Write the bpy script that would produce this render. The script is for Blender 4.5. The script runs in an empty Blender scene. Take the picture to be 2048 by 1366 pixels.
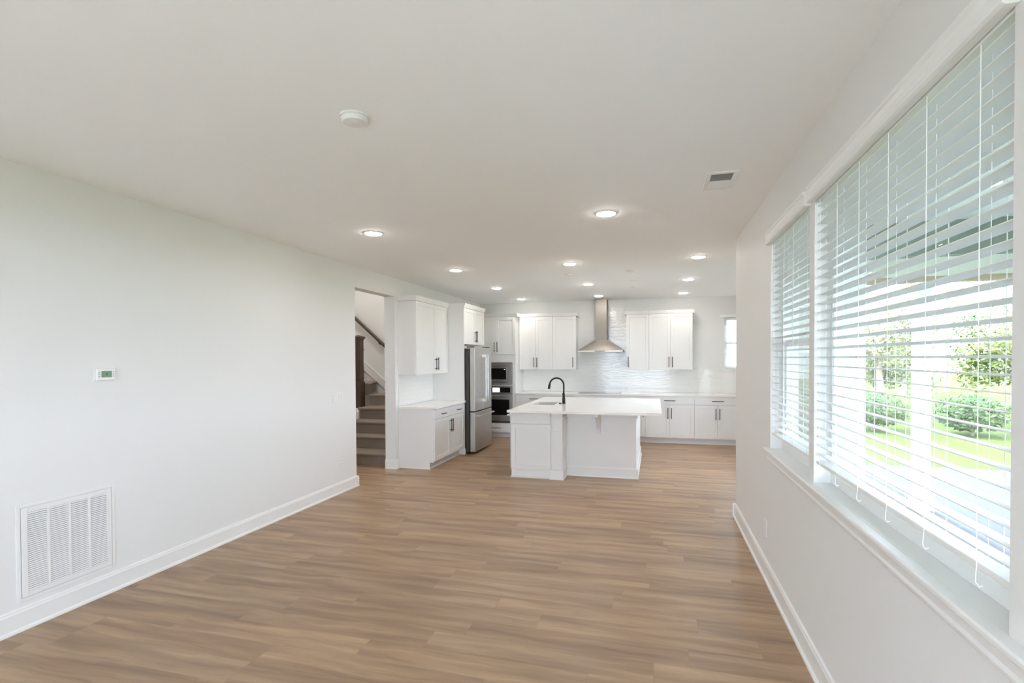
import bpy, bmesh, math, random
from mathutils import Vector, Matrix

S = bpy.context.scene
COL = S.collection
PI = math.pi
H = 2.776          # ceiling
A = -3.647         # left wall face
B = 0.782          # right wall face
D = 10.722         # back wall face

# ------------------------------------------------------------------ camera
cam = bpy.data.cameras.new('camera')
cam.sensor_width = 36.0
cam.sensor_fit = 'HORIZONTAL'
cam.lens = 1043.178 / 2048 * 36
cam.shift_y = 50.344 / 2048
cam.clip_start = 0.02
camo = bpy.data.objects.new('camera', cam)
COL.objects.link(camo)
Rv = Vector((0.96430312, 0.26474929, -0.00522615))
Uv = Vector((8.3211e-04, 1.67064e-02, 0.99986009))
Fv = Vector((-0.26479956, 0.96417255, -0.01588974))
M = Matrix((Rv, Uv, -Fv)).transposed().to_4x4()
M.translation = Vector((0, 0, 1.6044))
camo.matrix_world = M
S.camera = camo

# ------------------------------------------------------------------ light
world = bpy.data.worlds.new('overcast_sky')
S.world = world
world.use_nodes = True
bg = world.node_tree.nodes['Background']
bg.inputs[0].default_value = (0.87, 0.885, 1.15, 1)
bg.inputs[1].default_value = 8.5
sun = bpy.data.lights.new('sun', 'SUN')
sun.energy = 4.5
sun.angle = math.radians(3)
sun.color = (1.0, 0.95, 0.86)
suno = bpy.data.objects.new('sun', sun)
COL.objects.link(suno)
suno.rotation_euler = Vector((0.57, 0.0, -0.82)).to_track_quat('-Z', 'Y').to_euler()
S.view_settings.view_transform = 'Standard'
S.view_settings.look = 'None'
S.view_settings.gamma = 1
S.view_settings.exposure = 0.82
S.view_settings.use_curve_mapping = False
LAMP = 62.0        # radiance of the downlight lenses
S.cycles.use_denoising = True
S.cycles.max_bounces = 14
S.cycles.diffuse_bounces = 8
S.cycles.glossy_bounces = 4
S.cycles.transparent_max_bounces = 16
S.cycles.sample_clamp_indirect = 6.0
S.cycles.caustics_reflective = False
S.cycles.caustics_refractive = False


# ------------------------------------------------------------------ materials
def lin(r, g, b):
    f = lambda c: (c / 255 / 12.92) if c / 255 <= 0.04045 else ((c / 255 + 0.055) / 1.055) ** 2.4
    return (f(r), f(g), f(b), 1)


def mat(name, rgb, rough=0.5, metal=0.0, emit=None, strength=0.0, spec=0.5, bump=None, vary=0.0):
    m = bpy.data.materials.new(name)
    m.use_nodes = True
    nt = m.node_tree
    p = nt.nodes['Principled BSDF']
    c = lin(*rgb)
    p.inputs['Base Color'].default_value = c
    p.inputs['Roughness'].default_value = rough
    p.inputs['Metallic'].default_value = metal
    p.inputs['Specular IOR Level'].default_value = spec
    if emit:
        p.inputs['Emission Color'].default_value = emit
        p.inputs['Emission Strength'].default_value = strength
    if bump or vary:
        tc = nt.nodes.new('ShaderNodeTexCoord')
        n = nt.nodes.new('ShaderNodeTexNoise')
        n.inputs['Scale'].default_value = bump[0] if bump else 3.0
        n.inputs['Detail'].default_value = 3
        nt.links.new(tc.outputs['Object'], n.inputs['Vector'])
        if bump:
            b = nt.nodes.new('ShaderNodeBump')
            b.inputs['Strength'].default_value = bump[1]
            b.inputs['Distance'].default_value = bump[2]
            nt.links.new(n.outputs['Fac'], b.inputs['Height'])
            nt.links.new(b.outputs['Normal'], p.inputs['Normal'])
        if vary:
            mx = nt.nodes.new('ShaderNodeMix')
            mx.data_type = 'RGBA'
            mx.inputs['A'].default_value = tuple(x * (1 - vary) for x in c[:3]) + (1,)
            mx.inputs['B'].default_value = tuple(min(1, x * (1 + vary)) for x in c[:3]) + (1,)
            nt.links.new(n.outputs['Fac'], mx.inputs['Factor'])
            nt.links.new(mx.outputs['Result'], p.inputs['Base Color'])
    return m


class NT:
    """small helper for node graphs"""
    def __init__(s, m):
        s.t = m.node_tree

    def n(s, kind, **kw):
        x = s.t.nodes.new(kind)
        for k, v in kw.items():
            setattr(x, k, v)
        return x

    def put(s, sock, v):
        if hasattr(v, 'is_output') or isinstance(v, bpy.types.NodeSocket):
            s.t.links.new(v, sock)
        else:
            sock.default_value = v

    def m(s, op, a, b=None, c=None):
        x = s.n('ShaderNodeMath', operation=op)
        s.put(x.inputs[0], a)
        if b is not None:
            s.put(x.inputs[1], b)
        if c is not None:
            s.put(x.inputs[2], c)
        return x.outputs[0]

    def mix(s, f, a, b, blend='MIX'):
        x = s.n('ShaderNodeMix', data_type='RGBA', blend_type=blend)
        s.put(x.inputs['Factor'], f)
        s.put(x.inputs['A'], a)
        s.put(x.inputs['B'], b)
        return x.outputs['Result']

    def xyz(s, x, y, z):
        c = s.n('ShaderNodeCombineXYZ')
        for i, v in enumerate((x, y, z)):
            s.put(c.inputs[i], v)
        return c.outputs[0]

    def noise(s, vec, scale=1.0, detail=2.0, rough=0.5):
        x = s.n('ShaderNodeTexNoise')
        s.put(x.inputs['Vector'], vec)
        x.inputs['Scale'].default_value = scale
        x.inputs['Detail'].default_value = detail
        x.inputs['Roughness'].default_value = rough
        return x.outputs['Fac']

    def white(s, v):
        x = s.n('ShaderNodeTexWhiteNoise', noise_dimensions='1D')
        s.put(x.inputs['W'], v)
        return x.outputs['Value']

    def remap(s, v, a, b, c=0.0, d=1.0):
        x = s.n('ShaderNodeMapRange')
        s.put(x.inputs[0], v)
        for i, q in enumerate((a, b, c, d)):
            x.inputs[i + 1].default_value = q
        return x.outputs[0]


def floor_material():
    m = mat('oak_vinyl_plank', (160, 134, 110), 0.36)
    g = NT(m)
    p = m.node_tree.nodes['Principled BSDF']
    tc = g.n('ShaderNodeTexCoord')
    sp = g.n('ShaderNodeSeparateXYZ')
    g.put(sp.inputs[0], tc.outputs['Object'])
    X, Y = sp.outputs[0], sp.outputs[1]
    yr = g.m('DIVIDE', g.m('ADD', Y, 20.044), 0.180)
    row = g.m('FLOOR', yr)
    xo = g.m('ADD', g.m('DIVIDE', g.m('ADD', X, 40.0), 1.24), g.m('MULTIPLY', g.white(g.m('ADD', row, 3.3)), 7.7))
    col = g.m('FLOOR', xo)
    pid = g.m('ADD', g.m('MULTIPLY', row, 17.31), g.m('MULTIPLY', col, 5.73))
    r1 = g.white(pid)
    r2 = g.white(g.m('ADD', pid, 91.7))
    # soft dark bands along the plank, gently wandering
    wob = g.m('MULTIPLY', g.m('SUBTRACT', g.noise(g.xyz(g.m('ADD', g.m('MULTIPLY', X, 1.7), g.m('MULTIPLY', r1, 71.0)), g.m('MULTIPLY', Y, 5.0), r2), 1.0, 2.0), 0.5), 1.5)
    v1 = g.xyz(g.m('ADD', g.m('MULTIPLY', X, 0.85), g.m('MULTIPLY', r1, 37.0)), g.m('ADD', g.m('ADD', g.m('MULTIPLY', Y, 10.5), wob), g.m('MULTIPLY', r2, 53.0)), r1)
    band = g.remap(g.noise(v1, 1.0, 3.0, 0.5), 0.30, 0.70)
    # fibres and fine grain
    v2 = g.xyz(g.m('ADD', g.m('MULTIPLY', X, 3.0), g.m('MULTIPLY', r2, 31.0)), g.m('ADD', g.m('MULTIPLY', Y, 75.0), g.m('MULTIPLY', wob, 5.0)), r2)
    grain = g.remap(g.noise(v2, 1.0, 4.0, 0.65), 0.3, 0.7)
    # scattered darker figure
    v3 = g.xyz(g.m('ADD', g.m('MULTIPLY', X, 4.5), g.m('MULTIPLY', r2, 11.0)), g.m('ADD', g.m('MULTIPLY', Y, 26.0), g.m('MULTIPLY', wob, 3.0)), g.m('MULTIPLY', r1, 9.0))
    fig = g.remap(g.noise(v3, 1.0, 4.0, 0.65), 0.56, 0.78)
    c = g.mix(band, lin(133, 104, 79), lin(182, 152, 119))
    c = g.mix(g.m('MULTIPLY', fig, 0.38), c, lin(112, 90, 72))
    c = g.mix(g.m('MULTIPLY', r2, 0.16), c, lin(152, 134, 117))
    k = g.m('ADD', g.m('MULTIPLY', grain, 0.20), g.m('ADD', g.m('MULTIPLY', r1, 0.12), 0.85))
    hsv = g.n('ShaderNodeHueSaturation')
    g.put(hsv.inputs['Color'], c)
    g.put(hsv.inputs['Value'], k)
    fy = g.m('FRACT', yr)
    fx = g.m('FRACT', xo)
    seam = g.m('MAXIMUM', g.m('LESS_THAN', fy, 0.007), g.m('LESS_THAN', fx, 0.0016))
    c2 = g.mix(g.m('MULTIPLY', seam, 0.35), hsv.outputs[0], lin(110, 92, 76))
    g.put(p.inputs['Base Color'], c2)
    g.put(p.inputs['Roughness'], g.m('ADD', 0.33, g.m('MULTIPLY', grain, 0.10)))
    bp = g.n('ShaderNodeBump')
    bp.inputs['Strength'].default_value = 0.10
    bp.inputs['Distance'].default_value = 0.002
    g.put(bp.inputs['Height'], g.m('SUBTRACT', grain, g.m('MULTIPLY', seam, 1.5)))
    g.put(p.inputs['Normal'], bp.outputs[0])
    return m


def tile_material(ax):
    m = mat('glazed_tile', (232, 232, 229), 0.06, spec=0.6)
    g = NT(m)
    p = m.node_tree.nodes['Principled BSDF']
    tc = g.n('ShaderNodeTexCoord')
    sp = g.n('ShaderNodeSeparateXYZ')
    g.put(sp.inputs[0], tc.outputs['Object'])
    U = sp.outputs[ax]
    Z = sp.outputs[2]
    br = g.n('ShaderNodeTexBrick')
    g.put(br.inputs['Vector'], g.xyz(U, Z, 0.0))
    br.inputs['Scale'].default_value = 1.0
    br.inputs['Brick Width'].default_value = 0.20
    br.inputs['Row Height'].default_value = 0.0655
    br.inputs['Mortar Size'].default_value = 0.0016
    br.inputs['Mortar Smooth'].default_value = 0.4
    br.inputs['Color1'].default_value = lin(234, 234, 231)
    br.inputs['Color2'].default_value = lin(231, 231, 228)
    br.inputs['Mortar'].default_value = lin(230, 230, 227)
    g.put(p.inputs['Base Color'], br.outputs['Color'])
    wav = g.noise(g.xyz(g.m('MULTIPLY', U, 9.0), g.m('MULTIPLY', Z, 26.0), 0.0), 1.0, 2.0, 0.6)
    hgt = g.m('SUBTRACT', g.m('MULTIPLY', wav, 0.9), g.m('MULTIPLY', br.outputs['Fac'], 0.5))
    bp = g.n('ShaderNodeBump')
    bp.inputs['Strength'].default_value = 0.38
    bp.inputs['Distance'].default_value = 0.006
    g.put(bp.inputs['Height'], hgt)
    g.put(p.inputs['Normal'], bp.outputs[0])
    return m


def glass_material():
    m = bpy.data.materials.new('clear_glass')
    m.use_nodes = True
    g = NT(m)
    m.node_tree.nodes.remove(m.node_tree.nodes['Principled BSDF'])
    out = m.node_tree.nodes['Material Output']
    t = g.n('ShaderNodeBsdfTransparent')
    t.inputs[0].default_value = (0.925, 0.985, 0.945, 1)
    gl = g.n('ShaderNodeBsdfGlossy')
    gl.inputs['Roughness'].default_value = 0.0
    lw = g.n('ShaderNodeLayerWeight')
    lw.inputs['Blend'].default_value = 0.5
    sch = g.m('ADD', 0.03, g.m('MULTIPLY', 0.97, g.m('POWER', lw.outputs['Facing'], 5.0)))
    mx = g.n('ShaderNodeMixShader')
    g.put(mx.inputs[0], sch)
    g.put(mx.inputs[1], t.outputs[0])
    g.put(mx.inputs[2], gl.outputs[0])
    g.put(out.inputs[0], mx.outputs[0])
    return m


def leaf_material(name, c1, c2):
    m = mat(name, c1, 0.6, spec=0.2)
    g = NT(m)
    p = m.node_tree.nodes['Principled BSDF']
    tc = g.n('ShaderNodeTexCoord')
    f = g.remap(g.noise(tc.outputs['Object'], 1.3, 3.0), 0.35, 0.65)
    g.put(p.inputs['Base Color'], g.mix(f, lin(*c1), lin(*c2)))
    return m


def steel_material(name, rgb, rough, axis):
    m = mat(name, rgb, rough, 1.0)
    g = NT(m)
    p = m.node_tree.nodes['Principled BSDF']
    tc = g.n('ShaderNodeTexCoord')
    mp = g.n('ShaderNodeMapping')
    sc = [140, 140, 140]
    sc[axis] = 1.2
    mp.inputs['Scale'].default_value = sc
    g.put(mp.inputs[0], tc.outputs['Object'])
    f = g.noise(mp.outputs[0], 1.0, 2.0)
    g.put(p.inputs['Roughness'], g.remap(f, 0.3, 0.7, rough - 0.05, rough + 0.07))
    return m


M_wall = mat('wall_paint', (229, 229, 227), 0.6, spec=0.25, bump=(260, 0.05, 0.001))
M_ceil = mat('ceiling_paint', (246, 247, 247), 0.75, spec=0.2, bump=(320, 0.05, 0.001))
M_trim = mat('trim_paint', (233, 233, 231), 0.32, spec=0.45, vary=0.01)
M_cab = mat('cabinet_paint', (229, 229, 227), 0.34, spec=0.45, vary=0.01)
M_quartz = mat('white_quartz', (240, 238, 233), 0.12, spec=0.5, vary=0.03)
M_black = mat('black_metal', (38, 36, 34), 0.38, 0.7, vary=0.1)
M_bronze = mat('dark_bronze', (58, 50, 42), 0.34, 0.8, vary=0.1)
M_steel = steel_material('brushed_steel', (192, 189, 184), 0.34, 2)
M_steelh = steel_material('brushed_steel_horizontal', (188, 182, 174), 0.34, 0)
M_duct = mat('satin_duct_steel', (146, 140, 132), 0.5, 0.85, vary=0.03)
M_chrome = steel_material('bright_steel', (196, 194, 190), 0.30, 2)
M_fridge_side = mat('charcoal_steel', (72, 70, 66), 0.45, 0.4, vary=0.05)
M_glassblk = mat('black_glass', (24, 23, 22), 0.05, spec=0.6, vary=0.05)
M_dark = mat('dark_rubber', (28, 28, 28), 0.6, vary=0.1)
M_floor = floor_material()
M_tile = tile_material(0)
M_tile_side = tile_material(1)
M_glass = glass_material()
M_blind = mat('blind_white', (238, 240, 238), 0.42, spec=0.4, vary=0.01)
M_cord = mat('blind_cord', (240, 240, 236), 0.7, vary=0.02)
M_vinyl = mat('window_vinyl', (240, 241, 240), 0.4, spec=0.4, vary=0.01)
M_carpet = mat('taupe_carpet', (162, 149, 137), 0.95, spec=0.05, bump=(150, 0.9, 0.02), vary=0.34)
M_walnut = mat('dark_stained_wood', (74, 58, 45), 0.38, spec=0.5, bump=(60, 0.1, 0.002), vary=0.2)
M_plastic = mat('white_plastic', (232, 232, 230), 0.38, spec=0.4, vary=0.01)
M_lens = mat('lamp_lens', (255, 255, 255), 0.5, emit=(1.0, 0.94, 0.89, 1), strength=LAMP)
M_lcd = mat('green_lcd', (104, 130, 104), 0.2, emit=(0.16, 0.30, 0.17, 1), strength=0.12)
M_lcddark = mat('lcd_segment', (66, 92, 62), 0.3)
M_button = mat('grey_button', (150, 156, 156), 0.5, vary=0.03)
M_panel_lit = mat('pale_glow', (190, 205, 212), 0.3, emit=(0.72, 0.82, 0.88, 1), strength=0.85)
M_ventdark = mat('vent_shadow_grey', (112, 112, 110), 0.8, vary=0.04)
M_siding = mat('white_siding', (240, 241, 240), 0.6, vary=0.02)
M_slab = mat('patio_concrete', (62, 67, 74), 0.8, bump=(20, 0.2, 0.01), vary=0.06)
M_bounce = mat('bounce_concrete', (214, 212, 208), 0.8, bump=(20, 0.2, 0.01), vary=0.04)  # pale so the added rear slab bounces daylight indoors
M_lawn = mat('lawn_grass', (80, 96, 46), 0.9, spec=0.1, bump=(40, 0.8, 0.05), vary=0.2)
M_porch = mat('porch_ceiling_paint', (236, 238, 230), 0.6, vary=0.02)
M_beam = mat('grey_green_beam', (120, 130, 122), 0.6, vary=0.08)
M_beam2 = mat('tan_beam', (178, 158, 136), 0.6, vary=0.08)
M_bark = mat('grey_bark', (150, 140, 126), 0.9, bump=(30, 0.6, 0.02), vary=0.15)
M_leaf = [leaf_material('leaf_green', (84, 98, 48), (116, 124, 68)),
          leaf_material('leaf_deep', (64, 84, 54), (94, 110, 68)),
          leaf_material('leaf_pale', (124, 132, 96), (148, 152, 118))]


# ------------------------------------------------------------------ mesh building
class MB:
    def __init__(s):
        s.v = []
        s.f = []

    def add(s, vs, fs):
        o = len(s.v)
        s.v += [tuple(v) for v in vs]
        s.f += [tuple(i + o for i in f) for f in fs]
        return s

    def box(s, x0, x1, y0, y1, z0, z1):
        if x0 > x1: x0, x1 = x1, x0
        if y0 > y1: y0, y1 = y1, y0
        if z0 > z1: z0, z1 = z1, z0
        return s.add([(x0, y0, z0), (x1, y0, z0), (x1, y1, z0), (x0, y1, z0), (x0, y0, z1), (x1, y0, z1), (x1, y1, z1), (x0, y1, z1)],
                     [(0, 3, 2, 1), (4, 5, 6, 7), (0, 1, 5, 4), (1, 2, 6, 5), (2, 3, 7, 6), (3, 0, 4, 7)])

    def prism(s, prof, axis, t0, t1):
        """profile of (u, v); axis 0: u=y v=z, 1: u=x v=z, 2: u=x v=y"""
        n = len(prof)
        def P(u, v, t):
            return (t, u, v) if axis == 0 else (u, t, v) if axis == 1 else (u, v, t)
        vs = [P(u, v, t0) for u, v in prof] + [P(u, v, t1) for u, v in prof]
        fs = [tuple(range(n)), tuple(range(2 * n - 1, n - 1, -1))]
        fs += [(i, n + i, n + (i + 1) % n, (i + 1) % n) for i in range(n)]
        return s.add(vs, fs)

    def tube(s, pts, r, seg=10, cap=True):
        pts = [Vector(p) for p in pts]
        rs = r if isinstance(r, (list, tuple)) else [r] * len(pts)
        n = len(pts)
        vs, fs = [], []
        ref = None
        for i, p in enumerate(pts):
            d = (pts[min(i + 1, n - 1)] - pts[max(i - 1, 0)]).normalized()
            if ref is None:
                ref = Vector((0, 0, 1)) if abs(d.z) < 0.9 else Vector((1, 0, 0))
            a = (ref - d * ref.dot(d)).normalized()
            b = d.cross(a)
            ref = a
            for k in range(seg):
                t = 2 * PI * k / seg
                vs.append(p + (a * math.cos(t) + b * math.sin(t)) * rs[i])
        for i in range(n - 1):
            for k in range(seg):
                k2 = (k + 1) % seg
                fs.append((i * seg + k, i * seg + k2, (i + 1) * seg + k2, (i + 1) * seg + k))
        if cap:
            fs.append(tuple(range(seg - 1, -1, -1)))
            fs.append(tuple((n - 1) * seg + k for k in range(seg)))
        return s.add(vs, fs)

    def lathe(s, prof, cx, cy, seg=32):
        """profile of (r, z) from first to last"""
        vs, fs = [], []
        n = len(prof)
        for r, z in prof:
            for k in range(seg):
                t = 2 * PI * k / seg
                vs.append((cx + r * math.cos(t), cy + r * math.sin(t), z))
        for i in range(n - 1):
            for k in range(seg):
                k2 = (k + 1) % seg
                fs.append((i * seg + k, i * seg + k2, (i + 1) * seg + k2, (i + 1) * seg + k))
        fs.append(tuple(range(seg - 1, -1, -1)))
        fs.append(tuple((n - 1) * seg + k for k in range(seg)))
        return s.add(vs, fs)

    def build(s, name, m, parent=None, bev=0.0, smooth=False):
        me = bpy.data.meshes.new(name)
        me.from_pydata(s.v, [], s.f)
        bm = bmesh.new()
        bm.from_mesh(me)
        bmesh.ops.recalc_face_normals(bm, faces=bm.faces)
        bm.to_mesh(me)
        bm.free()
        if smooth:
            me.polygons.foreach_set('use_smooth', [True] * len(me.polygons))
            me.set_sharp_from_angle(angle=math.radians(38))
        me.materials.append(m)
        o = bpy.data.objects.new(name, me)
        COL.objects.link(o)
        if parent:
            o.parent = parent
        if bev:
            b = o.modifiers.new('edge', 'BEVEL')
            b.width = bev
            b.segments = 2
            b.limit_method = 'ANGLE'
        return o


def struct(o):
    o['kind'] = 'structure'
    return o


def tag(o, label, cat, group=None):
    o['label'] = label
    o['category'] = cat
    if group:
        o['group'] = group
    return o


def thing(name, label, cat, loc=(0, 0, 0), rz=0.0, group=None):
    o = bpy.data.objects.new(name, None)
    o.empty_display_size = 0.1
    COL.objects.link(o)
    o.location = loc
    o.rotation_euler = (0, 0, rz)
    return tag(o, label, cat, group)


def dup(root, loc, label, group=None):
    r = root.copy()
    COL.objects.link(r)
    r.location = loc
    tag(r, label, root['category'], group)
    for ch in list(root.children):
        c = ch.copy()
        COL.objects.link(c)
        c.parent = r
        for g in list(ch.children):
            d = g.copy()
            COL.objects.link(d)
            d.parent = c
    return r


# ------------------------------------------------------------------ shell
T = 0.168
Y1, Y2, ZD = 5.8215, 6.8648, 2.5126      # doorway in the left wall
RE = 5.641                               # end of the right wall
BX = 1.655                               # inside of the kitchen's far right wall
YR = -2.4                                # rear wall
SX = -6.3                                # stairwell left

struct(MB().box(SX, B + T, YR - T, D + T, -0.12, 0).box(B + T, BX + T, RE - T, D + T, -0.12, 0).build('floor', M_floor))
struct(MB().box(A - T, B + T, YR - T, D + T, H, H + 0.12).box(B + T, BX + T, RE - T, D + T, H, H + 0.12).build('ceiling', M_ceil))
struct(MB().box(A - T, A, YR, Y1, 0, H).box(A - T, A, Y1, Y2, ZD, H).box(A - T, A, Y2, D, 0, H).build('wall_left', M_wall))

SILL, HEAD = 0.940, 2.44
WINS = [(0.383, 1.356), (1.445, 2.974), (3.063, 4.021)]
w = MB().box(B, B + T, YR, RE, 0, SILL).box(B, B + T, YR, RE, HEAD, H)
ys = [YR] + [q for p in WINS for q in p] + [RE]
for i in range(0, len(ys), 2):
    w.box(B, B + T, ys[i], ys[i + 1], SILL, HEAD)
struct(w.build('wall_right', M_wall))

DX0, DX1, DZ0, DZ = 1.27, 1.50, 0.55, 2.12     # narrow dining window
struct(MB().box(B + T, DX0, RE - T, RE, 0, H).box(DX0, DX1, RE - T, RE, DZ, H).box(DX0, DX1, RE - T, RE, 0, DZ0).box(DX1, BX, RE - T, RE, 0, H).build('wall_patio', M_wall))

KX0, KX1, KZ0, KZ1 = 1.28, 1.60, 1.385, 2.366     # kitchen window, back wall
struct(MB().box(A - T, KX0, D, D + T, 0, H).box(KX1, BX + T, D, D + T, 0, H).box(KX0, KX1, D, D + T, 0, KZ0).box(KX0, KX1, D, D + T, KZ1, H).build('wall_back', M_wall))
GY0, GY1, GZ0, GZ1 = 7.0, 8.8, 0.85, 2.25         # dining window, far right wall
struct(MB().box(BX, BX + T, RE - T, GY0, 0, H).box(BX, BX + T, GY1, D, 0, H).box(BX, BX + T, GY0, GY1, 0, GZ0).box(BX, BX + T, GY0, GY1, GZ1, H).build('wall_kitchen_right', M_wall))
RX0, RX1, RZ0, RZ1 = -2.40, 0.60, 0.12, 2.50      # rear windows added behind the camera for daylight
struct(MB().box(A - T, RX0, YR - T, YR, 0, H).box(RX1, B + T, YR - T, YR, 0, H).box(RX0, RX1, YR - T, YR, 0, RZ0).box(RX0, RX1, YR - T, YR, RZ1, H).build('wall_rear', M_wall))

# stairwell walls
SY0, SY1, SH = 5.2, 9.2, 5.2
struct(MB().box(SX, A - T, SY1, SY1 + 0.12, 0, SH).build('wall_stair_far', M_wall))
struct(MB().box(SX - 0.12, SX, SY0, SY1 + 0.12, 0, SH).build('wall_stair_left', M_wall))
struct(MB().box(SX, A - T, SY0 - T, SY0, 0, SH).build('wall_stair_near', M_wall))
struct(MB().box(A - T - 0.02, A - 0.05, SY0, SY1, H + 0.125, SH).build('wall_stair_upper', M_wall))
struct(MB().box(SX - 0.12, A, SY0 - 0.12, SY1 + 0.12, SH, SH + 0.1).build('ceiling_stairwell', M_ceil))


def baseboard(name, segs):
    """segs: list of (axis, fixed face, direction into room, t0, t1)"""
    m = MB()
    for axis, face, dr, t0, t1 in segs:
        pr = [(face, 0), (face + dr * 0.028, 0), (face + dr * 0.027, 0.012), (face + dr * 0.016, 0.022), (face + dr * 0.016, 0.112), (face + dr * 0.012, 0.120), (face + dr * 0.011, 0.128), (face + dr * 0.004, 0.134), (face, 0.134)]
        if axis == 'y':
            m.prism(pr, 1, t0, t1)
        else:
            m.prism(pr, 0, t0, t1)
    return struct(m.build(name, M_trim))


baseboard('baseboard_left', [('y', A, 1, YR, Y1), ('x', Y1, 1, A - T, A + 0.028)])
baseboard('baseboard_doorway', [('x', Y2, -1, A - T, A + 0.028), ('y', A, 1, Y2, 6.935)])
baseboard('baseboard_right', [('y', B, -1, YR, RE), ('x', RE, 1, B - 0.028, BX - 0.001)])
baseboard('baseboard_rear', [('x', YR, 1, A + 0.03, B - 0.03)])
baseboard('baseboard_stair', [('x', SY1, -1, A - T - 0.3, A - T)])
baseboard('baseboard_kitchen', [('y', BX, -1, RE + 0.03, D - 0.66)])

# tile backsplash (two planes of the setting)
struct(MB().box(-2.70, BX, D - 0.012, D, 0.919, 1.374).box(-1.526, -0.543, D - 0.012, D, 1.374, H).build('wall_backsplash', M_tile))
struct(MB().box(A, A + 0.010, 6.958, 8.172, 0.919, 1.368).build('wall_backsplash_left', M_tile_side))

# ------------------------------------------------------------------ windows of the right wall
def window(name, y0, y1, hung):
    xo, xi = B + T - 0.025, B + 0.075
    root = struct(bpy.data.objects.new(name, None))
    COL.objects.link(root)
    m = MB()
    fw = 0.045
    m.box(xi, xo, y0, y0 + fw, SILL + 0.022, HEAD).box(xi, xo, y1 - fw, y1, SILL + 0.022, HEAD)
    m.box(xi, xo, y0 + fw, y1 - fw, HEAD - fw, HEAD).box(xi, xo, y0 + fw, y1 - fw, SILL + 0.022, SILL + 0.075)
    m.build('window_frame', M_vinyl, root, 0.003)
    g = MB()
    zmid = 1.70
    if hung:
        s = MB()
        s.box(xi + 0.01, xi + 0.045, y0 + fw, y1 - fw, zmid - 0.025, zmid + 0.02)
        for ya in (y0 + fw, y1 - fw - 0.035):
            s.box(xi + 0.01, xi + 0.04, ya, ya + 0.035, SILL + 0.076, zmid - 0.025)
        s.box(xi + 0.01, xi + 0.04, y0 + fw + 0.035, y1 - fw - 0.035, SILL + 0.076, SILL + 0.115)
        s.build('sash', M_vinyl, root, 0.002)
        g.box(xi + 0.022, xi + 0.026, y0 + fw, y1 - fw, SILL + 0.09, zmid)
        g.box(xi + 0.050, xi + 0.054, y0 + fw, y1 - fw, zmid, HEAD - fw)
    else:
        g.box(xi + 0.035, xi + 0.039, y0 + fw, y1 - fw, SILL + 0.075, HEAD - fw)
    g.build('window_pane', M_glass, root)


window('window_1', *WINS[2], True)
window('window_2', *WINS[1], False)
window('window_3', *WINS[0], True)

# window stool and apron
m = MB()
m.prism([(B, SILL), (B - 0.036, SILL), (B - 0.040, SILL + 0.004), (B - 0.040, SILL + 0.017), (B - 0.035, SILL + 0.022), (B, SILL + 0.022)], 1, 0.32, 4.075)
for y0, y1 in WINS:
    m.box(B - 0.001, B + 0.135, y0, y1, SILL - 0.0, SILL + 0.0219)
struct(m.build('trim_1', M_trim, None, 0.002))
struct(MB().prism([(B, SILL), (B - 0.026, SILL), (B - 0.024, SILL - 0.010), (B - 0.016, SILL - 0.016), (B - 0.015, SILL - 0.040), (B - 0.020, SILL - 0.050), (B - 0.018, SILL - 0.060), (B - 0.012, SILL - 0.068), (B, SILL - 0.068)], 1, 0.36, 4.03).build('trim_2', M_trim))


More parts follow.
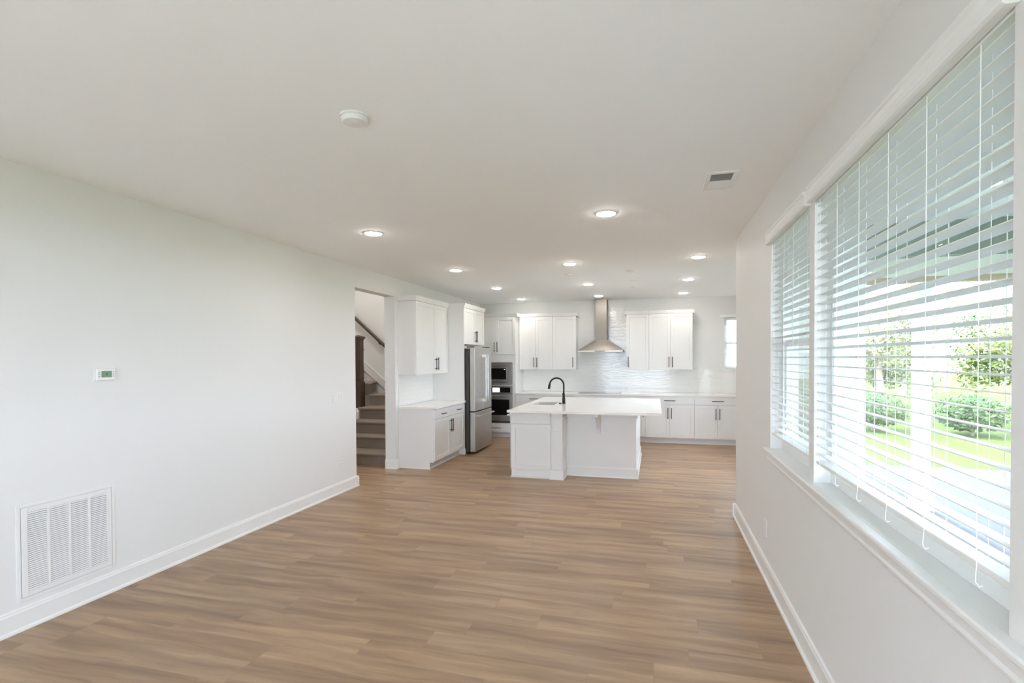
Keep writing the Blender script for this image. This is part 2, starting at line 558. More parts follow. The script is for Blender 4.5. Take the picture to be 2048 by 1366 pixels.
# ------------------------------------------------------------------ blinds
def blind(y0, y1, label, cords, wand=False, tails=True):
    yc = (y0 + y1) / 2
    t = thing('venetian_blind', label, 'blind', (0, 0, 0), 0, 'white slatted blinds of the right wall')
    # valance with a small crown profile and end returns
    zt = 2.468
    pr = [(B - 0.0005, zt), (B - 0.040, zt), (B - 0.040, zt - 0.012), (B - 0.034, zt - 0.018), (B - 0.030, zt - 0.030), (B - 0.030, zt - 0.052), (B - 0.034, zt - 0.060), (B - 0.034, zt - 0.072), (B - 0.026, zt - 0.077), (B - 0.0005, zt - 0.077)]
    m = MB().prism(pr, 1, y0 - 0.016, y1 + 0.016)
    m.build('valance', M_blind, t)
    MB().box(B + 0.004, B + 0.062, y0 + 0.006, y1 - 0.006, 2.385, 2.432).build('head_rail', M_blind, t, 0.002)
    # slats: shallow crowned strips, room edge a little higher
    s = MB()
    zb, ztop, pitch = 1.075, 2.362, 0.0447
    n = int((ztop - zb) / pitch) + 1
    xs = [0.010, 0.023, 0.035, 0.048, 0.061]
    ta = math.radians(6.5)
    for i in range(n):
        z = ztop - i * pitch
        top, bot = [], []
        for x in xs:
            d = x - 0.0355
            cr = 0.0018 * (1 - (d / 0.0255) ** 2)
            zz = z - math.tan(ta) * d + cr
            top.append((B + x, zz + 0.0013))
            bot.append((B + x, zz - 0.0013))
        s.prism(top + bot[::-1], 1, y0 + 0.010, y1 - 0.010)
    s.build('slat_panel', M_blind, t, 0, True)
    zr = ztop - n * pitch + 0.004
    MB().box(B + 0.009, B + 0.062, y0 + 0.010, y1 - 0.010, zr - 0.009, zr + 0.008).build('bottom_rail', M_blind, t, 0.003)
    for k, c in enumerate(cords):
        cm = MB()
        cm.tube([(B + 0.0065, c, 2.39), (B + 0.0065, c, zr)], 0.0013, 6)
        cm.tube([(B + 0.0645, c, 2.39), (B + 0.0645, c, zr)], 0.0013, 6)
        cm.tube([(B + 0.0355, c + 0.008, 2.39), (B + 0.0355, c + 0.008, zr)], 0.0011, 6)
        if tails:
            cm.tube([(B + 0.007, c, zr), (B + 0.003, c - 0.004, zr - 0.02), (B - 0.001, c - 0.012, zr - 0.038), (B + 0.003, c - 0.02, zr - 0.046), (B + 0.012, c - 0.016, zr - 0.044)], 0.0014, 6)
        cm.build('ladder_cord', M_cord, t, 0, True)
    if wand:
        wm = MB().tube([(B + 0.0, y1 - 0.05, 2.385), (B - 0.002, y1 - 0.05, 1.95)], 0.004, 8)
        wm.build('tilt_wand', M_cord, t, 0, True)
    return t


blind(*WINS[1], 'wide white slatted blind over the big middle window of the right wall', [1.586, 1.856, 2.124, 2.396, 2.656, 2.905])
blind(*WINS[2], 'narrow white slatted blind over the far window, nearest the kitchen', [3.13, 3.43, 3.66, 3.945], True, False)
blind(*WINS[0], 'white slatted blind whose end just shows at the top right corner', [0.45, 0.75, 0.99, 1.28])


# ------------------------------------------------------------------ other windows and the patio door
def flat_window(name, axis, face, thick, u0, u1, z0, z1, mull, rails=()):
    root = struct(bpy.data.objects.new(name, None))
    COL.objects.link(root)
    m = MB()
    a0, a1 = face + 0.05, face + thick - 0.03
    def bx(mm, p, q, r, s_, b0=a0, b1=a1):
        if axis == 'x':
            mm.box(p, q, b0, b1, r, s_)
        else:
            mm.box(b0, b1, p, q, r, s_)
    fw = 0.05
    bx(m, u0, u0 + fw, z0, z1); bx(m, u1 - fw, u1, z0, z1); bx(m, u0 + fw, u1 - fw, z0, z0 + fw); bx(m, u0 + fw, u1 - fw, z1 - fw, z1)
    for u in mull:
        bx(m, u - 0.04, u + 0.04, z0 + fw, z1 - fw)
    for z in rails:
        bx(m, u0 + fw, u1 - fw, z - 0.02, z + 0.02)
    m.build('window_frame', M_vinyl, root, 0.003)
    g = MB()
    c = (a0 + a1) / 2
    bx(g, u0 + fw, u1 - fw, z0 + fw, z1 - fw, c - 0.002, c + 0.002)
    g.build('window_pane', M_glass, root)
    return root


flat_window('window_4', 'x', D, T, KX0, KX1, KZ0, KZ1, [], [1.875])
flat_window('window_5', 'y', BX, T, GY0, GY1, GZ0, GZ1, [7.9])
flat_window('window_rear_added', 'x', YR - T, T, RX0, RX1, RZ0, RZ1, [-1.40, -0.40])  # unseen window, added to let more daylight into the room
# kitchen window trim: sill
struct(MB().box(KX0 - 0.05, KX1 + 0.045, D - 0.05, D + 0.0, KZ0 - 0.022, KZ0).build('trim_3', M_trim, None, 0.003))

# kitchen window blind, raised slats open
t = thing('venetian_blind', 'small white blind in the bright kitchen window beside the right upper cabinets', 'blind')
MB().box(KX0 - 0.085, KX1 + 0.045, D - 0.04, D - 0.003, 2.362, 2.425).build('valance', M_blind, t, 0.006)
s = MB()
for i in range(21):
    z = 2.345 - i * 0.0445
    s.prism([(D + 0.004, z + 0.002), (D + 0.046, z - 0.001), (D + 0.046, z + 0.001), (D + 0.004, z + 0.004)], 0, KX0 + 0.008, KX1 - 0.008)
s.build('slat_panel', M_blind, t)
MB().box(KX0 + 0.008, KX1 - 0.008, D + 0.004, D + 0.046, 1.392, 1.408).build('bottom_rail', M_blind, t, 0.002)
for x in (1.34, 1.54):
    MB().tube([(x, D + 0.002, 2.37), (x, D + 0.002, 1.40)], 0.0013, 6).build('ladder_cord', M_cord, t)

flat_window('window_7', 'x', RE - T, T, DX0, DX1, DZ0, DZ, [], [1.66])

# ------------------------------------------------------------------ cabinets
def pull(parent, x, y, z, L, vertical, m=None):
    """bar pull standing off a front at local y (front faces -y)"""
    b = MB()
    yo = y - 0.034
    if vertical:
        b.tube([(x, yo, z - L / 2), (x, yo, z + L / 2)], 0.0062, 10)
        for q in (-1, 1):
            b.tube([(x, y, z + q * L * 0.36), (x, yo, z + q * L * 0.36)], 0.0050, 8)
    else:
        b.tube([(x - L / 2, yo, z), (x + L / 2, yo, z)], 0.0062, 10)
        for q in (-1, 1):
            b.tube([(x + q * L * 0.36, y, z), (x + q * L * 0.36, yo, z)], 0.0050, 8)
    return b.build('handle', m or M_bronze, parent, 0, True)


def front(root, kind, x0, x1, z0, z1, y, handle=None, slab=False):
    """door or drawer front, its back at local y, faces -y"""
    g = 0.0016
    x0 += g; x1 -= g; z0 += g; z1 -= g
    th = 0.020
    m = MB()
    fr = 0.058 if kind == 'door' else 0.040
    if slab or (z1 - z0) < 0.16:
        m.box(x0, x1, y - th, y, z0, z1)
    else:
        m.box(x0, x0 + fr, y - th, y, z0, z1).box(x1 - fr, x1, y - th, y, z0, z1)
        m.box(x0 + fr, x1 - fr, y - th, y, z0, z0 + fr).box(x0 + fr, x1 - fr, y - th, y, z1 - fr, z1)
        m.box(x0 + fr, x1 - fr, y - th + 0.008, y, z0 + fr, z1 - fr)
    o = m.build(kind, M_cab, root, 0.0012)
    if handle:
        pull(o, handle[0], y - th, handle[1], handle[2], handle[3])
    return o


def cabinet(name, label, loc, rz, w, d, z0, z1, fronts, toe=True, crown=None, group=None, body_x0=0.0):
    t = thing(name, label, 'cabinet', loc, rz, group)
    m = MB()
    if toe:
        m.box(body_x0, w, -d, -0.002, 0.105, z1)
        m.box(body_x0, w, -d + 0.075, -0.002, 0.0, 0.105)
    else:
        m.box(body_x0, w, -d, -0.002, z0, z1)
    m.build('body', M_cab, t, 0.001)
    for f in fronts:
        front(t, f[0], f[1], f[2], f[3], f[4], -d, f[5] if len(f) > 5 else None)
    if toe:
        MB().box(body_x0, w, -d + 0.060, -d + 0.075, 0.0, 0.020).build('shoe_moulding', M_trim, t)
    if crown:
        c0, c1, e0, e1, yb = crown
        c = MB()
        c.prism([(-d - 0.016, c0), (-d - 0.024, c0), (-d - 0.046, c1 - 0.004), (-d - 0.046, c1), (yb, c1), (yb, c0)], 0, -e0, w + e1)
        c.build('crown', M_cab, t)
    return t


HL = 0.20
UP = 'white upper cabinets on the back wall'
BS = 'white base cabinets along the back wall'
LW = PI / 2
# back wall uppers
def back_upper(label, x0, x1, split, hs, e0, e1):
    w = x1 - x0
    fr = []
    if split:
        fr.append(('door', 0, split - x0, 1.375, 2.442, (hs[0] - x0, 1.52, HL, True)))
        fr.append(('door', split - x0, w, 1.375, 2.442, (hs[1] - x0, 1.52, HL, True)))
    else:
        fr.append(('door', 0, w, 1.375, 2.442, (hs[0] - x0, 1.52, HL, True)))
    return cabinet('upper_cabinet', label, (x0, D - 0.013, 0), 0, w, 0.307, 1.375, 2.444, fr, False, (2.444, 2.510, e0, e1, -0.003), UP)


back_upper('white double-door upper cabinet between the oven tower and a single-door cabinet', -2.696, -1.994, -2.352, (-2.383, -2.322), 0.0, -0.001)
back_upper('white single-door upper cabinet just left of the range hood', -1.992, -1.527, None, (-1.585,), 0.0, 0.03)
back_upper('white single-door upper cabinet just right of the range hood', -0.542, -0.116, None, (-0.503,), 0.03, -0.001)
back_upper('white double-door upper cabinet nearest the bright kitchen window', -0.115, 0.680, 0.283, (0.252, 0.314), 0.0, 0.03)

# back wall base run
def back_base(label, x0, x1, kind, sx=None):
    w = x1 - x0
    fr = []
    c = w / 2
    if kind == 'drawers':
        fr = [('drawer', 0, w, 0.735, 0.862, (c, 0.80, 0.18, False)), ('drawer', 0, w, 0.43, 0.732, (c, 0.59, 0.18, False)), ('drawer', 0, w, 0.115, 0.427, (c, 0.28, 0.18, False))]
    elif kind == 'one':
        fr = [('drawer', 0, w, 0.735, 0.862, (c, 0.80, 0.14, False)), ('door', 0, w, 0.115, 0.732, (w - 0.04, 0.59, HL, True))]
    else:
        fr = [('drawer', 0, w, 0.735, 0.862, (sx - x0, 0.805, HL, False)), ('door', 0, sx - x0, 0.115, 0.732, (sx - x0 - 0.032, 0.57, HL, True)), ('door', sx - x0, w, 0.115, 0.732, (sx - x0 + 0.032, 0.57, HL, True))]
    return cabinet('base_cabinet', label, (x0, D - 0.003, 0), 0, w, 0.607, 0, 0.886, fr, True, None, BS)


back_base('white three-drawer base cabinet beside the wall oven tower', -2.696, -1.940, 'drawers')
back_base('narrow white base cabinet left of the one under the cooktop', -1.939, -1.506, 'one')
back_base('white base cabinet under the cooktop and range hood', -1.505, -0.610, 'two', -1.057)
back_base('narrow white base cabinet right of the one under the cooktop', -0.609, -0.178, 'one')
back_base('white two-door base cabinet showing just right of the island', -0.177, 0.692, 'two', 0.258)
t = back_base('white two-door base cabinet at the right end, by the wall corner', 0.693, 1.490, 'two', 1.092)
MB().box(0.7975, 0.958, -0.607, -0.587, 0.105, 0.886).box(0.7975, 0.958, -0.532, -0.512, 0, 0.105).build('filler_panel', M_cab, t)
ct = MB().box(-2.696, BX - 0.003, D - 0.645, D - 0.012, 0.888, 0.918).build('countertop', M_quartz, None, 0.002)
tag(ct, 'long white countertop on the base cabinets along the back wall', 'countertop')
tag(MB().box(-1.45, -0.63, D - 0.60, D - 0.09, 0.9185, 0.9225).build('cooktop', M_glassblk, None, 0.0008), 'flat black glass cooktop in the back countertop under the hood', 'cooktop')

# range hood
t = thing('range_hood', 'stainless steel pyramid range hood with tall chimney on the tiled wall', 'range hood', (-1.036, D - 0.013, 0))
hw, hd = 0.436, 0.490
cw, cd = 0.112, 0.260
zc, zl = 1.968, 1.752
m = MB()
vs = [(-hw, -hd, zl), (hw, -hd, zl), (hw, -0.0, zl), (-hw, -0.0, zl), (-cw, -cd, zc), (cw, -cd, zc), (cw, 0, zc), (-cw, 0, zc)]
m.add(vs, [(0, 1, 5, 4), (1, 2, 6, 5), (2, 3, 7, 6), (3, 0, 4, 7), (4, 5, 6, 7), (0, 3, 2, 1)])
m.build('canopy', M_steelh, t)
MB().box(-hw, hw, -hd, 0, 1.722, zl).build('rim', M_steelh, t, 0.002)
MB().box(-cw, cw, -cd, 0, zc, 2.774).build('chimney', M_duct, t, 0.002)
MB().box(-hw + 0.05, hw - 0.05, -hd + 0.05, -0.05, 1.717, 1.722).build('filter', M_steelh, t)
MB().box(-0.10, 0.10, -hd - 0.002, -hd, 1.731, 1.744).build('control_strip', M_dark, t)

# oven tower
TX0, TX1 = -3.51, -2.702
t = thing('oven_tower', 'tall white cabinet on the back wall holding the microwave and wall oven', 'cabinet', (TX0, D - 0.003, 0))
W = TX1 - TX0
dd = 0.607
m = MB()
m.box(0, W, -dd, -0.002, 0.105, 0.300).box(0, W, -dd, -0.002, 1.527, 2.444).box(0, W, -dd + 0.075, -0.002, 0, 0.105)
m.box(0, 0.045, -dd, -0.002, 0.300, 1.527).box(W - 0.068, W, -dd, -0.002, 0.300, 1.527).box(0.045, W - 0.068, -0.04, -0.002, 0.300, 1.527)
m.box(0.045, W - 0.068, -dd, -0.04, 1.0505, 1.066)
m.box(-0.125, 0, -dd, -dd + 0.02, 0, 2.444)
m.build('body', M_cab, t, 0.001)
sp = -3.105 - TX0
front(t, 'door', 0, sp, 1.684, 2.442, -dd, (sp - 0.030, 1.835, HL, True))
front(t, 'door', sp, W, 1.684, 2.442, -dd, (sp + 0.030, 1.835, HL, True))
front(t, 'drawer', 0, W, 0.120, 0.285, -dd, (W / 2, 0.20, 0.20, False), True)
MB().prism([(-dd - 0.016, 2.444), (-dd - 0.024, 2.444), (-dd - 0.046, 2.506), (-dd - 0.046, 2.510), (-0.003, 2.510), (-0.003, 2.444)], 0, -0.125, W).prism([(-dd - 0.016, 2.444), (-dd - 0.024, 2.444), (-dd - 0.046, 2.506), (-dd - 0.046, 2.510), (-0.385, 2.510), (-0.385, 2.444)], 0, W, W + 0.045).build('crown', M_cab, t)

# microwave (in trim kit)
OX0, OX1 = -3.455, -2.772
oy = D - 0.003 - dd - 0.001
t = thing('microwave', 'built-in stainless microwave in the oven tower above the wall oven', 'microwave', (OX0, oy, 0))
OW = OX1 - OX0
MB().box(0.01, OW - 0.01, 0.002, 0.40, 1.075, 1.515).build('body', M_fridge_side, t)
m = MB().box(0, OW, -0.012, 0.0, 1.450, 1.524).box(0, OW, -0.012, 0, 1.068, 1.124).box(0, 0.085, -0.012, 0, 1.124, 1.450).box(OW - 0.085, OW, -0.012, 0, 1.124, 1.450)
m.build('trim_kit', M_steelh, t, 0.001)
dr = MB().box(0.092, OW - 0.092, -0.030, 0.0, 1.130, 1.444).build('door', M_steelh, t, 0.003)
MB().box(0.125, OW - 0.120, -0.034, -0.030, 1.188, 1.404).build('door_glass', M_glassblk, dr)
MB().box(OW - 0.165, OW - 0.135, -0.0352, -0.034, 1.378, 1.388).build('pale_mark', M_panel_lit, dr)  # small pale glowing mark on the door glass

# wall oven
t = thing('wall_oven', 'stainless built-in wall oven with dark glass door below the microwave', 'oven', (OX0, oy, 0))
MB().box(0.01, OW - 0.01, 0.002, 0.52, 0.312, 1.045).build('body', M_fridge_side, t)
pn = MB().box(0, OW, -0.018, 0.0, 0.895, 1.048).build('control_panel', M_steelh, t, 0.002)
MB().box(0.03, OW - 0.04, -0.020, -0.018, 0.915, 1.018).build('panel_glass', M_glassblk, pn)
MB().box(0.27, 0.425, -0.0215, -0.020, 0.922, 1.012).build('pale_panel', M_panel_lit, pn)  # pale glowing rectangle on the panel glass
dr = MB().box(0, OW, -0.032, 0.0, 0.335, 0.885).build('door', M_steelh, t, 0.003)
MB().box(0.05, OW - 0.055, -0.035, -0.032, 0.462, 0.775).build('door_glass', M_glassblk, dr)
hb = MB().tube([(0.04, -0.082, 0.845), (OW - 0.04, -0.082, 0.845)], 0.012, 12)
for x in (0.07, OW - 0.07):
    hb.box(x - 0.012, x + 0.012, -0.082, -0.032, 0.835, 0.855)
hb.build('handle', M_chrome, dr, 0, True)
MB().box(0, OW, -0.020, 0.0, 0.310, 0.330).build('gap_strip', M_dark, t)  # dark strip filling the gap below the oven door

# ------------------------------------------------------------------ left wall cabinets
LY0, LY1 = 6.955, 8.170
LWD = LY1 - LY0
ld = 0.272
sp = 7.660 - LY0
t = cabinet('upper_cabinet', 'white double-door upper cabinet on the left wall beside the stair doorway', (A + 0.0, LY0, 0), LW, LWD, ld, 1.370, 2.458,
            [('door', 0.004, sp, 1.370, 2.455, (sp - 0.040, 1.522, HL, True)), ('door', sp, LWD - 0.003, 1.370, 2.455, (sp + 0.036, 1.526, HL, True))], False, (2.458, 2.530, 0.028, -0.001, -0.003))
ld = 0.554
sp = 7.560 - LY0
t = cabinet('base_cabinet', 'white base cabinet with two drawers on the left wall, beside the refrigerator', (A, LY0, 0), LW, LWD, ld, 0, 0.872,
            [('drawer', 0.004, sp, 0.722, 0.862, (sp - 0.300, 0.785, 0.16, False)), ('drawer', sp, LWD - 0.004, 0.722, 0.862, (sp + 0.325, 0.785, 0.16, False)),
             ('door', 0.004, sp, 0.115, 0.719, (sp - 0.030, 0.575, HL, True)), ('door', sp, LWD - 0.004, 0.115, 0.719, (sp + 0.034, 0.575, HL, True))])
MB().prism([(-ld + 0.060, 0), (-ld + 0.060, 0.10), (-ld, 0.10), (-ld, 0.872), (-0.075, 0.872), (-0.030, 0.872), (-0.030, 0)], 0, -0.003, 0.0).build('side_panel', M_cab, t)
MB().box(-0.010, -0.001, -ld + 0.052, -0.030, 0, 0.018).build('shoe_moulding', M_trim, t)
ct = MB().box(A + 0.012, A + 0.600, LY0 - 0.018, LY1, 0.874, 0.904).build('countertop', M_quartz, None, 0.002)
tag(ct, 'short white countertop on the left wall base cabinet by the refrigerator', 'countertop')

# fridge surround
t = thing('cabinet_end_panel', 'tall flat white panel between the left counter and the refrigerator', 'panel', (A, 8.172, 0))
MB().box(0.002, 0.574, 0, 0.020, 0, 2.458).build('panel', M_cab, t, 0.001)
MB().box(0.574, 0.586, 0.0, 0.020, 0, 0.10).build('foot_block', M_trim, t)
FC0, FC1 = 8.194, 9.245
fw_ = FC1 - FC0
sp = 8.735 - FC0
cabinet('upper_cabinet', 'white double-door cabinet mounted above the refrigerator', (A, FC0, 0), LW, fw_, 0.554, 1.845, 2.458,
        [('door', 0.002, sp, 1.845, 2.455, (sp - 0.035, 1.985, HL, True)), ('door', sp, fw_ - 0.002, 1.845, 2.455, (sp + 0.035, 1.990, HL, True))], False, (2.458, 2.530, 0.022, 0.015, -0.003))

# refrigerator: local frame, front faces -y, turned to face +x
t = thing('refrigerator', 'stainless french-door refrigerator with bottom freezer between white cabinets', 'refrigerator', (A, 8.218, 0), LW)
FW = 0.912
fd = 0.747
MB().box(0.004, FW - 0.004, -fd + 0.105, -0.02, 0.035, 1.775).build('body', M_fridge_side, t, 0.003)
MB().box(0.02, FW - 0.02, -fd + 0.13, -0.05, 0.0, 0.035).build('base_grille', M_dark, t)
for k, (x0, x1, hx) in enumerate(((0.002, FW / 2 - 0.002, FW / 2 - 0.052), (FW / 2 + 0.002, FW - 0.002, FW / 2 + 0.052))):
    d_ = MB().box(x0, x1, -fd, -fd + 0.09, 0.722, 1.790).build('door', M_steel, t, 0.006)
    hb = MB().tube([(hx, -fd - 0.062, 0.862), (hx, -fd - 0.062, 1.672)], 0.0135, 12)
    for z in (0.885, 1.650):
        hb.box(hx - 0.014, hx + 0.014, -fd - 0.062, -fd, z - 0.024, z + 0.024)
    hb.build('handle', M_chrome, d_, 0, True)
    MB().box(x0 + (0.02 if k == 0 else x1 - x0 - 0.08), x0 + (0.08 if k == 0 else x1 - x0 - 0.02), -fd + 0.03, -fd + 0.15, 1.790, 1.808).build('hinge_cover', M_dark, d_)
d_ = MB().box(0.002, FW - 0.002, -fd, -fd + 0.09, 0.040, 0.705).build('freezer_drawer', M_steel, t, 0.006)
hb = MB().tube([(0.05, -fd - 0.062, 0.640), (FW - 0.05, -fd - 0.062, 0.640)], 0.0135, 12)
for x in (0.075, FW - 0.075):
    hb.box(x - 0.020, x + 0.020, -fd - 0.062, -fd, 0.627, 0.653)
hb.build('handle', M_chrome, d_, 0, True)
MB().box(0.0, 0.06, -fd + 0.03, -fd + 0.10, 0.706, 0.721).build('door_hinge', M_dark, t)

# ------------------------------------------------------------------ island
IX0, IX1, IY0, IY1 = -1.895, 0.078, 6.632, 9.072
t = thing('kitchen_island', 'large white kitchen island with panelled end and corner post', 'island', (0, 0, 0))
zt = 0.886
YK = 7.080
YF = 6.800
MB().box(-1.885, -1.79, YK, 8.95, 0.0, zt).box(-1.41, -0.243, YK, 8.95, 0, zt).box(-1.79, -1.41, YK, 7.54, 0, zt).box(-1.79, -1.41, 8.075, 8.95, 0, zt).build('body', M_cab, t)
MB().box(-1.885, -1.325, YF + 0.002, YK, 0.105, zt).box(-1.875, -1.325, YF + 0.012, YK, 0, 0.105).build('end_cabinet', M_cab, t)
m = MB()
# upper flat panel and shaker panel on the end
m.box(-1.875, -1.335, YF - 0.018, YF + 0.002, 0.728, zt - 0.006)
m.build('upper_panel', M_cab, t, 0.001)
m = MB()
x0, x1, z0, z1, fr = -1.875, -1.335, 0.113, 0.722, 0.058
m.box(x0, x0 + fr, YF - 0.018, YF + 0.002, z0, z1).box(x1 - fr, x1, YF - 0.018, YF + 0.002, z0, z1)
m.box(x0 + fr, x1 - fr, YF - 0.018, YF + 0.002, z0, z0 + fr).box(x0 + fr, x1 - fr, YF - 0.018, YF + 0.002, z1 - fr, z1)
m.box(x0 + fr, x1 - fr, YF - 0.009, YF + 0.002, z0 + fr, z1 - fr)
m.build('shaker_panel', M_cab, t, 0.001)
MB().box(-1.880, -1.335, YF - 0.006, YF + 0.012, 0.02, 0.113).box(-1.893, -1.335, YF - 0.018, YF + 0.012, 0, 0.018).build('plinth', M_trim, t)
MB().box(-1.8855, -1.8850, YF, 8.95, 0.1, zt).box(-1.893, -1.885, YF - 0.018, YF + 0.10, 0, 0.018).build('left_side', M_cab, t)
# corner post
px0, px1, py = -1.325, -1.178, 6.772
pm = MB().box(px0, px1, py + 0.006, YK, 0, zt)
# raised field with a rectangular recess near the top
pm.box(px0, px0 + 0.026, py, py + 0.006, 0.13, zt).box(px1 - 0.026, px1, py, py + 0.006, 0.13, zt)
pm.box(px0 + 0.026, px1 - 0.026, py, py + 0.006, 0.13, 0.640).box(px0 + 0.026, px1 - 0.026, py, py + 0.006, 0.770, zt)
post = pm.build('corner_post', M_cab, t, 0.0015)
MB().box(px0 - 0.006, px1 + 0.010, py - 0.012, YK, 0.812, 0.828).box(px0 - 0.003, px1 + 0.006, py - 0.006, YK, 0.800, 0.812).build('post_moulding', M_cab, post, 0.002)
MB().box(px0 - 0.016, px1 + 0.012, py - 0.018, YK, 0.0, 0.128).box(px0 - 0.026, px1 + 0.018, py - 0.028, YK, 0, 0.018).build('post_base', M_trim, post, 0.002)
# baseboard and frieze of the recessed back
bm_ = MB()
bm_.prism([(YK, 0), (YK - 0.026, 0), (YK - 0.024, 0.014), (YK - 0.014, 0.020), (YK - 0.014, 0.118), (YK - 0.006, 0.134), (YK, 0.134)], 0, px1 + 0.010, -0.243 + 0.026)
xr = -0.243
bm_.prism([(xr, 0), (xr + 0.026, 0), (xr + 0.024, 0.014), (xr + 0.014, 0.020), (xr + 0.014, 0.118), (xr + 0.006, 0.134), (xr, 0.134)], 1, YK, 8.95)
bm_.build('baseboard', M_trim, t)
MB().box(px1, -0.243 + 0.018, YK - 0.018, YK, 0.806, zt).box(-0.243, -0.243 + 0.018, YK, 8.95, 0.806, zt).build('frieze', M_cab, t, 0.002)
# corbels under the overhang
for xc in (-0.735,):
    cb = []
    for k in range(9):
        a = PI / 2 * k / 8
        cb.append((YK - 0.30 + 0.26 * math.sin(a), 0.60 + 0.22 * (1 - math.sin(a)) * 0 + 0.215 * math.cos(a)))
    prof = [(YK - 0.018, zt), (YK - 0.320, zt), (YK - 0.320, 0.835), (YK - 0.300, 0.825)] + cb[1:] + [(YK - 0.040, 0.600), (YK - 0.001, 0.600), (YK - 0.001, zt)]
    MB().prism(prof, 0, xc - 0.026, xc + 0.026).build('corbel', M_cab, t, 0.002)
# island top with sink cut-out
sx0, sx1, sy0, sy1 = -1.765, -1.440, 7.570, 8.045
m = MB()
m.box(IX0, IX1, IY0, sy0, 0.887, 0.918).box(IX0, IX1, sy1, IY1, 0.887, 0.918).box(IX0, sx0, sy0, sy1, 0.887, 0.918).box(sx1, IX1, sy0, sy1, 0.887, 0.918)
ct = m.build('countertop', M_quartz)
tag(ct, 'broad white countertop overhanging the kitchen island', 'countertop')
# sink
t = thing('sink', 'undermount stainless sink set in the island countertop', 'sink', (0, 0, 0))
m = MB()
e = 0.002
m.box(sx0 - 0.01, sx1 + 0.01, sy0 - 0.01, sy1 + 0.01, 0.660, 0.664)
m.box(sx0 - 0.012, sx0 - 0.002, sy0 - 0.012, sy1 + 0.012, 0.660, 0.8865).box(sx1 + 0.002, sx1 + 0.012, sy0 - 0.012, sy1 + 0.012, 0.660, 0.8865)
m.box(sx0 - 0.012, sx1 + 0.012, sy0 - 0.012, sy0 - 0.002, 0.660, 0.8865).box(sx0 - 0.012, sx1 + 0.012, sy1 + 0.002, sy1 + 0.012, 0.660, 0.8865)
m.build('basin', M_steelh, t)
MB().lathe([(0.045, 0.6642), (0.045, 0.667), (0.02, 0.6655)], (sx0 + sx1) / 2, (sy0 + sy1) / 2, 24).build('drain', M_chrome, t, 0, True)
# faucet
fx, fy = -1.328, 7.771
t = thing('faucet', 'matte black gooseneck kitchen faucet standing beside the island sink', 'faucet', (fx, fy, 0.918))
MB().lathe([(0.030, 0.0), (0.030, 0.006), (0.024, 0.010), (0.023, 0.085), (0.021, 0.100), (0.018, 0.150), (0.013, 0.165)], 0, 0, 24).build('base', M_black, t, 0, True)
R = 0.108
pts = [(0, 0, 0.14), (0, 0, 0.278)]
for k in range(1, 19):
    a = math.radians(k * 9.2)
    pts.append((-R + R * math.cos(a), 0, 0.278 + R * math.sin(a)))
MB().tube(pts, 0.0125, 14).build('spout', M_black, t, 0, True)
ex, ez = pts[-1][0], pts[-1][2]
MB().tube([(ex, 0, ez), (ex - 0.004, 0, ez - 0.02), (ex - 0.009, 0, ez - 0.045), (ex - 0.016, 0, ez - 0.085)], [0.0135, 0.017, 0.019, 0.0165], 14).build('spray_head', M_black, t, 0, True)
MB().tube([(0, -0.015, 0.075), (0, -0.045, 0.080)], 0.012, 12).tube([(0, -0.040, 0.080), (-0.008, -0.052, 0.165)], 0.0065, 10).build('lever', M_black, t, 0, True)
MB().lathe([(0.020, 0.0), (0.020, 0.012), (0.012, 0.016)], -0.052, -0.010, 18).build('air_switch', M_black, t, 0, True)
# dishwasher in the left side of the island
t = thing('dishwasher', 'stainless dishwasher handle peeking out on the left side of the island', 'dishwasher', (-1.886, 0, 0))
dr = MB().box(-0.024, -0.001, 6.835, 7.435, 0.11, 0.868).build('door', M_steel, t, 0.003)
hb = MB().tube([(-0.066, 6.862, 0.828), (-0.066, 7.408, 0.828)], 0.011, 12)
for y in (6.89, 7.38):
    hb.box(-0.066, -0.024, y - 0.012, y + 0.012, 0.819, 0.837)
hb.build('handle', M_chrome, dr, 0, True)

# ------------------------------------------------------------------ ceiling things
def downlight(label, x, y):
    t = thing('recessed_light', label, 'ceiling light', (x, y, H), 0, 'recessed ceiling lights')
    MB().lathe([(0.085, -0.0005), (0.085, -0.0045), (0.0815, -0.0074), (0.0765, -0.0078), (0.0760, -0.0030)], 0, 0, 40).build('trim_ring', M_plastic, t, 0, True)
    MB().lathe([(0.0755, -0.0076), (0.072, -0.0105), (0.060, -0.0150), (0.042, -0.0180), (0.022, -0.0195), (0.006, -0.0200)], 0, 0, 36).build('lens', M_lens, t, 0, True)
    return t


lights = [(-2.525, 4.353, 'round lit ceiling light nearest the camera on the left'),
          (-2.540, 6.470, 'lit ceiling light in the left row, level with the stair doorway'),
          (-2.545, 8.317, 'lit ceiling light in the left row, in front of the refrigerator'),
          (-2.550, 9.990, 'small lit ceiling light in front of the oven tower'),
          (-0.383, 4.289, 'largest lit ceiling light, closest to the ceiling vent'),
          (-1.020, 6.443, 'lit ceiling light in the middle row, over the front of the island'),
          (-1.025, 8.306, 'lit ceiling light in the middle row, over the back of the island'),
          (-1.025, 9.925, 'lit ceiling light directly in front of the range hood chimney'),
          (0.484, 6.435, 'lit ceiling light in the right row, closest to the right wall corner'),
          (0.480, 8.235, 'lit ceiling light in the right row, second toward the back wall'),
          (0.486, 9.945, 'lit ceiling light above the right upper cabinets')]
l0 = None
for x, y, lb in lights:
    if l0 is None:
        l0 = downlight(lb, x, y)
    else:
        dup(l0, (x, y, H), lb, 'recessed ceiling lights')

